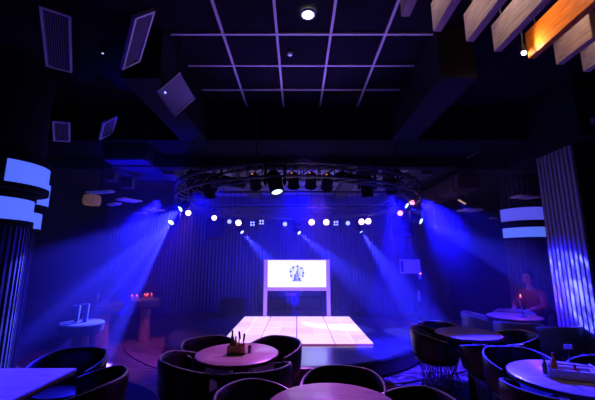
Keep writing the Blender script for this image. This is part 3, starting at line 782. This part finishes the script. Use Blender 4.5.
grille((-3.02, 4.97, 3.72), (0.415, 0.606, 0.679), (0.555, -0.76, 0.339), .26, .45, 8, 'small tilted louvred panel left of the ceiling beam')
q = frame_basis((0.633, 0.144, 0.761), (-0.176, -0.93, 0.322))
t = thing('panel_speaker', 'tilted square blue-lit panel hanging from the ceiling left of the ceiling grid', 'speaker', (-1.36, 3.42, 3.475))
t.rotation_euler = q.to_euler()
MB().box((0, 0, 0), (.326, .05, .375), bev=.01).build('body', mat('panel_grey', (.22, .22, .3), .45), t)
for s_ in (-1, 1): MB().box((0, -.027, s_ * .183), (.326, .010, .010)).build('edge_rail', M['white'], t, smooth=False)
MB().sphere((-.10, -.03, .12), .012).build('indicator', M['lenswhite'], t)
qi = q.to_matrix().inverted()
MB().tube((0, .0, 0), qi @ Vector((0, 0, .725)), .012, seg=8).build('bracket', M['metal'], t)

# lit downlight, detector, other small lights
t = thing('downlight', 'bright round recessed lamp in the ceiling grid', 'lamp', (P(308, 13, z=4.19).x, P(308, 13, z=4.19).y, 4.165))
MB().lathe([(.055, 0), (.075, 0), (.078, .02), (.055, .02), (.055, 0)], seg=32).build('trim_ring', M['white'], t)
MB().lathe([(0, -.012), (.035, -.008), (.055, .004), (0, .02)], seg=28).build('bulb', M['down'], t)
spot((.11, 3.06, 4.13), (.11, 3.06, 0), 6, (1, .85, .75), 100, .8, .04)
q_ = P(290, 53, z=4.18); t = thing('smoke_detector', 'small round detector on the ceiling tile below the lit lamp', 'detector', (q_.x, q_.y, 4.15))
MB().lathe([(0, 0), (.03, .002), (.035, .03), (0, .03)], seg=20).build('body', M['white'], t); MB().sphere((0, 0, -.002), .008).build('indicator', M['lenswhite'], t)
q_ = P(6, 68, z=4.15); t = thing('spotlight', 'tiny blue glinting fitting at the far left of the ceiling', 'lamp', (q_.x, q_.y, 4.12)); MB().lathe([(0, 0), (.03, 0), (.035, .08), (0, .08)], seg=14).build('body', M['metal'], t); MB().sphere((0, 0, 0), .016).build('bulb', M['lenswhite'], t)
q_ = P(103, 51, z=4.15); t = thing('spotlight', 'tiny blue glinting fitting between the two large louvred panels', 'lamp', (q_.x, q_.y, 4.12)); MB().lathe([(0, 0), (.03, 0), (.035, .08), (0, .08)], seg=14).build('body', M['metal'], t); MB().sphere((0, 0, 0), .012).build('bulb', M['lenswhite'], t)

# wooden ceiling baffles, upper right
FL = [(401, 17), (433, 32), (466, 42), (494, 52), (528, 59), (556, 65), (583, 72)]
FN = ['first small wooden baffle from the left, only its tip showing at the top edge', 'second pale wooden baffle from the left at the top edge', 'third pale wooden baffle, steeply cut by the top edge',
      'pale wooden baffle directly left of the orange one', 'bright orange lit wooden baffle', 'short brown wooden baffle right of the orange one', 'dim brown wooden baffle at the right picture edge']
for i, ((u, v), lb) in enumerate(zip(FL, FN)):
    q_ = P(u, v, z=3.6); L = .42 if i == 5 else (.5 if i == 6 else 2.2); th = .07
    t = thing('wooden_baffle', lb, 'ceiling baffle', (q_.x, q_.y, 3.6), 0, 'wooden baffles under the ceiling')
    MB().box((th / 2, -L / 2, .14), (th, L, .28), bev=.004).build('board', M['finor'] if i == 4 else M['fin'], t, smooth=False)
    b = MB()
    for yy in (-.1, -L + .1): b.tube((th / 2, yy, .28), (th / 2, yy, .6), .006, seg=6)
    b.build('hanger', M['metal'], t)
t = thing('spotlight', 'small very bright spotlight at the near tip of the orange baffle', 'lamp', (P(524, 54, y=2.93).x, 2.93, P(524, 54, y=2.93).z))
MB().lathe([(0, .02), (.03, .02), (.032, .09), (0, .1)], seg=16).build('body', M['metal'], t); MB().sphere((0, 0, .012), .020).build('bulb', M['down'], t)
MB().tube((0, 0, .09), (0, 0, 4.2 - t.location.z), .008).build('rod', M['metal'], t)
spot((t.location.x - .03, 2.86, t.location.z), (2.27, 2.2, 3.8), 5, WARM, 150, .6, .02)
# unseen warm spots added above to light the baffle faces
for x_, y_ in ((1.0, 2.35), (1.36, 2.4), (1.70, 2.5), (2.06, 2.55), (2.42, 2.65), (2.80, 2.75)):   # bare lights between the baffles, no fittings
    spot((x_, y_, 4.17), (x_ + .15, y_, 3.0), 8 if x_ < 2 or x_ > 2.2 else 11, (1, .78, .66) if x_ < 2 or x_ > 2.2 else (1, .55, .3), 125, .8, .04)

# ducts and fittings on the left
t = thing('air_duct', 'long dark rectangular air duct under the left ceiling', 'duct', (-3.0, 7.05, 3.3))
MB().box((0, 0, .30), (.75, 3.2, .5), bev=.02).build('duct_body', M['duct'], t, smooth=False)
for y_ in (-1.2, 0, 1.2): MB().box((0, y_, .30), (.80, .06, .55), bev=.005).build('flange', M['duct'], t, smooth=False)
for y_ in (-1.0, 1.0): MB().tube((0, y_, .55), (0, y_, .9), .01).build('hanger', M['metal'], t)
def drop_box(u, v, y_, sz, label):
    p = P(u, v, y=y_); t = thing('ceiling_speaker_box', label, 'speaker', p, .2)
    MB().box((0, 0, 0), sz, bev=.012).build('cabinet', mat('box_blue_grey', (.14, .14, .18), .6), t)
    MB().box((0, -sz[1] / 2 - .004, 0), (sz[0] * .85, .01, sz[2] * .85)).build('grille', M['ribdark'], t, smooth=False)
    MB().tube((0, 0, sz[2] / 2), (0, 0, (3.6 if 5.2 < y_ < 6.1 else 3.40) - p.z if y_ > 5.2 else 4.2 - p.z), .01).build('bracket', M['metal'], t)
drop_box(112, 171, 6.5, (.2, .2, .42), 'upright box hanging at the end of the left duct')
drop_box(128, 180, 7.0, (.24, .2, .38), 'second upright box hanging farther along the left duct')
# bright little diffusers
def diffuser(u, v, z, wdt, dep, tilt, label, cat='air diffuser'):
    p = P(u, v, z=z); t = thing('air_diffuser', label, cat, p, tilt)
    MB().box((0, 0, .02), (wdt, dep, .035), bev=.006).build('cover', M['white'], t, smooth=False)
    b = MB()
    for i in range(4): b.box((0, -dep / 2 + dep * (i + .5) / 4, -.002), (wdt * .86, dep * .06, .008))
    b.build('louvre', M['grille'], t, smooth=False)
    MB().tube((0, 0, .035), (0, 0, (3.40 if p.y > 6.3 else 3.60) - z + .01), .01).build('hanger', M['metal'], t)
diffuser(100, 193, 2.85, .55, .12, -.25, 'long thin white diffuser above the wooden pendant')
diffuser(129, 201, 2.85, .28, .42, -.5, 'white square diffuser right of the wooden pendant')
diffuser(114, 205, 2.75, .38, .12, -.6, 'thin white diffuser between the wooden pendant and the square diffuser')
diffuser(154, 210.5, 2.85, .32, .40, -.4, 'small white diffuser left of the moving heads')
diffuser(141, 213.5, 2.75, .34, .10, -.5, 'thin white diffuser at the start of the left beams')
# wooden drum pendant
q_ = P(92, 200, y=6.3); t = thing('pendant_lamp', 'warm glowing wooden drum pendant behind the left lanterns', 'lamp', q_)
MB().lathe([(.13, -.1), (.15, -.08), (.16, .0), (.14, .09), (.02, .11), (.02, .10), (.13, .08), (.15, 0), (.13, -.1)], seg=28).build('lamp_shade', M['drumwood'], t)
MB().tube((0, 0, .1), (0, 0, 3.4 - q_.z), .006).build('cord', M['metal'], t)

# right ceiling services
t = thing('air_duct', 'bronze-brown duct running under the right rear ceiling', 'duct', (3.15, 7.2, 2.92))
MB().box((0, 0, .17), (.40, 2.6, .30), bev=.02).build('duct_body', M['ductbrown'], t, smooth=False)
for y_ in (-1.1, -.3, .5, 1.2): MB().box((0, y_, .17), (.44, .05, .34), bev=.005).build('flange', M['ductbrown'], t, smooth=False)
for y_ in (-.9, .9): MB().tube((0, y_, .31), (0, y_, .5), .01).build('hanger', M['metal'], t)
diffuser(470, 211, 2.72, .42, .34, .25, 'white diffuser left on the right rear duct')
diffuser(526, 198, 2.85, .50, .28, .25, 'larger white diffuser above the right rear lanterns')
diffuser(497, 219, 2.62, .40, .08, .2, 'thin dim diffuser under the right rear duct')
q_ = P(462, 202, y=6.3); t = thing('strip_light', 'thin warm strip light beside the right rear duct', 'lamp', q_, .9)
MB().box((0, 0, 0), (.55, .025, .018)).build('tube', mat('strip_warm', (.8, .6, .4), .5, emit=(1, .6, .3), estr=.5), t, smooth=False)
MB().box((0, 0, .018), (.6, .05, .02)).tube((-.2, 0, .02), (-.2, 0, 3.4 - q_.z), .006).tube((.2, 0, .02), (.2, 0, 3.4 - q_.z), .006).build('housing', M['metal'], t, smooth=False)
q_ = P(475, 160, y=5.15); t = thing('ceiling_batten', 'short pale batten fixed to the dark cross beam', 'batten', (q_.x, 5.17, q_.z + .1), 0)
MB().box((0, 0, 0), (.25, .02, .02), Matrix.Rotation(-.5, 3, 'Y')).build('bar', M['grille'], t, smooth=False)
q_ = P(435.5, 227.5, y=7.8); t = thing('pendant_lamp', 'tiny white pendant on a thin wire in front of the dark door', 'lamp', q_)
MB().box((0, 0, 0), (.07, .07, .07), bev=.01).build('lamp_shade', M['white'], t); MB().tube((0, 0, .03), (0, 0, 3.4 - q_.z), .005).build('cord', M['white'], t)
q_ = P(581, 128, y=4.4); t = thing('wall_bracket_box', 'small blue-lit bracket box above the ribbed column at the right edge', 'fixture', (q_.x, 4.17, q_.z))
MB().box((0, 0, 0), (.12, .06, .09), bev=.01).build('cover', M['grille'], t, smooth=False); MB().tube((.06, .0, .04), (.04, .0, .18), .008).build('arm', M['grille'], t)

# signboard on pole
q_ = P(410, 266, y=9.2); x_ = q_.x
t = thing('signboard', 'white rectangular signboard with a dark left block, on a pole by the back wall', 'sign', (x_, 9.2, .02))
a = P(400, 259.5, y=9.2); c = P(421, 273.5, y=9.2)
MB().box((0, 0, (a.z + c.z) / 2 - .02), (c.x - a.x, .03, a.z - c.z), bev=.004).build('board', M['white'], t, smooth=False)
MB().box((-.22, -.018, (a.z + c.z) / 2 - .02), (.08, .008, .30)).build('dark_block', M['logod'], t, smooth=False)
b = MB(); zc = (a.z + c.z) / 2 - .02
b.box((.06, -.018, zc + .04), (.24, .006, .022)); b.box((.04, -.018, zc - .05), (.30, .006, .012)); b.build('text_lines', M['grille'], t, smooth=False)
MB().tube((.2, 0, 0), (.2, 0, c.z - .02), .018).lathe([(0, 0), (.18, 0), (.16, .02), (0, .03)], (.2, 0, 0)).build('pole', M['metal'], t)
MB().sphere((.26, -.03, c.z - .02), .022).build('red_light', M['lensred'], t)
MB().box((.24, -.03, 1.22), (.07, .01, .20)).build('hanging_tag', M['paper'], t, smooth=False); MB().box((.18, -.03, .68), (.06, .01, .28)).build('hanging_tag', M['paper'], t, smooth=False)

# ------------------------------------------------------------------ person seated behind the far right table
def skin_body(name, verts, edges, radii, m, parent, root=0, levels=2):
    me = bpy.data.meshes.new(name); me.from_pydata([Vector(v) for v in verts], edges, []); o = bpy.data.objects.new(name, me); C.objects.link(o)
    me.materials.append(m)
    if parent: o.parent = parent
    sm = o.modifiers.new('skin', 'SKIN'); sm.use_smooth_shade = True
    for i, r in enumerate(radii): me.skin_vertices[0].data[i].radius = r if isinstance(r, tuple) else (r, r)
    me.skin_vertices[0].data[root].use_root = True
    s = o.modifiers.new('sub', 'SUBSURF'); s.levels = levels; s.render_levels = levels
    bpy.context.view_layer.update(); dg = bpy.context.evaluated_depsgraph_get(); nm = bpy.data.meshes.new_from_object(o.evaluated_get(dg))
    o.modifiers.clear(); o.data = nm
    for p_ in nm.polygons: p_.use_smooth = True
    if not nm.materials: nm.materials.append(m)
    return o
per = thing('person', 'person in rust-red shirt with dark hair, seated behind the far right table', 'person', (4.33, 6.38, 0), A(122))
# local frame: faces +Y, seat at z=.5
bv = [(0, -.18, .55), (0, -.16, .72), (0, -.12, .92), (0, -.09, 1.05), (0, -.05, 1.14), (0, -.02, 1.24),   # pelvis..head base
      (.17, -.10, 1.02), (.24, .04, .82), (.16, .24, .79), (.14, .31, .79),
      (-.17, -.10, 1.02), (-.25, .03, .82), (-.15, .23, .79), (-.12, .30, .79),
      (.10, -.14, .54), (.11, .26, .53), (.11, .28, .28), (.11, .26, .07), (.11, .38, .05),
      (-.10, -.14, .54), (-.11, .26, .53), (-.11, .28, .28), (-.11, .26, .07), (-.11, .38, .05)]
be = [(0, 1), (1, 2), (2, 3), (3, 4), (4, 5), (3, 6), (6, 7), (7, 8), (8, 9), (3, 10), (10, 11), (11, 12), (12, 13),
      (0, 14), (14, 15), (15, 16), (16, 17), (17, 18), (0, 19), (19, 20), (20, 21), (21, 22), (22, 23)]
br_ = [(.15, .12), (.14, .11), (.16, .12), (.11, .09), .052, .05, .062, .048, .036, .03, .062, .048, .036, .03, .095, .07, .058, .042, .035, .095, .07, .058, .042, .035]
body = skin_body('body', bv, be, br_, M['skin'], per)
# head joined to the body mesh as one continuous figure
bmh = bmesh.new(); bmh.from_mesh(body.data)
def bm_sph(c, r, s_):
    t_ = bmesh.ops.create_uvsphere(bmh, u_segments=20, v_segments=14, radius=r)
    for v in t_['verts']:
        z = v.co.z / r
        v.co = Vector((v.co.x * s_[0] * (1 - .12 * max(0, -z)), v.co.y * s_[1], v.co.z * s_[2])) + Vector(c)
bm_sph((0, .0, 1.32), .1, (.78, .95, 1.2)); bm_sph((0, .10, 1.305), .016, (.8, 1.1, 1.4)); bm_sph((.078, .0, 1.315), .02, (.4, .8, 1.2)); bm_sph((-.078, .0, 1.315), .02, (.4, .8, 1.2))
for sgn in (1, -1):
    for f_ in range(4): 
        for g_ in range(3): bm_sph((sgn * (.10 + .017 * f_), .33 + .022 * g_, .783 - .004 * g_), .011, (.8, 1.3, .8))
    for g_ in range(2): bm_sph((sgn * (.085 - .012 * g_), .30 + .02 * g_, .785), .011, (.9, 1.2, .8))
bmh.to_mesh(body.data); bmh.free()
for p_ in body.data.polygons: p_.use_smooth = True
for sgn in (1, -1): MB().sphere((sgn * .03, .091, 1.33), .009).build('eye', M['black'], per)
MB().box((0, .094, 1.265), (.04, .01, .008), bev=.003).build('mouth', M['cap'], per)
hb = MB().sphere((0, -.018, 1.345), .108, (.84, .98, 1.12), 20)
for v in hb.bm.verts:
    if v.co.y > .05 and v.co.z < 1.38: v.co.y = .045
hb.build('hair', M['hair'], per)
skin_body('shirt', [bv[i] for i in (0, 1, 2, 3, 6, 7, 8, 10, 11, 12)] + [(0, -.06, 1.12)], [(0, 1), (1, 2), (2, 3), (3, 4), (4, 5), (5, 6), (3, 7), (7, 8), (8, 9), (3, 10)],
          [(.165, .135), (.155, .125), (.175, .135), (.15, .12), .088, .066, .05, .088, .066, .05, (.085, .08)], M['shirt'], per)
skin_body('trousers', [bv[i] for i in (0, 14, 15, 16, 17, 19, 20, 21, 22)], [(0, 1), (1, 2), (2, 3), (3, 4), (0, 5), (5, 6), (6, 7), (7, 8)],
          [(.15, .13), .105, .082, .068, .055, .105, .082, .068, .055], M['jeans'], per)
# the chair the person sits on
px_, py_ = 4.33 + .13 * .848, 6.38 + .13 * .53
chair(px_, py_, (px_ - .848, py_ - .53), 'grey tub chair the person in the rust-red shirt sits on', 'grey', group=G2)
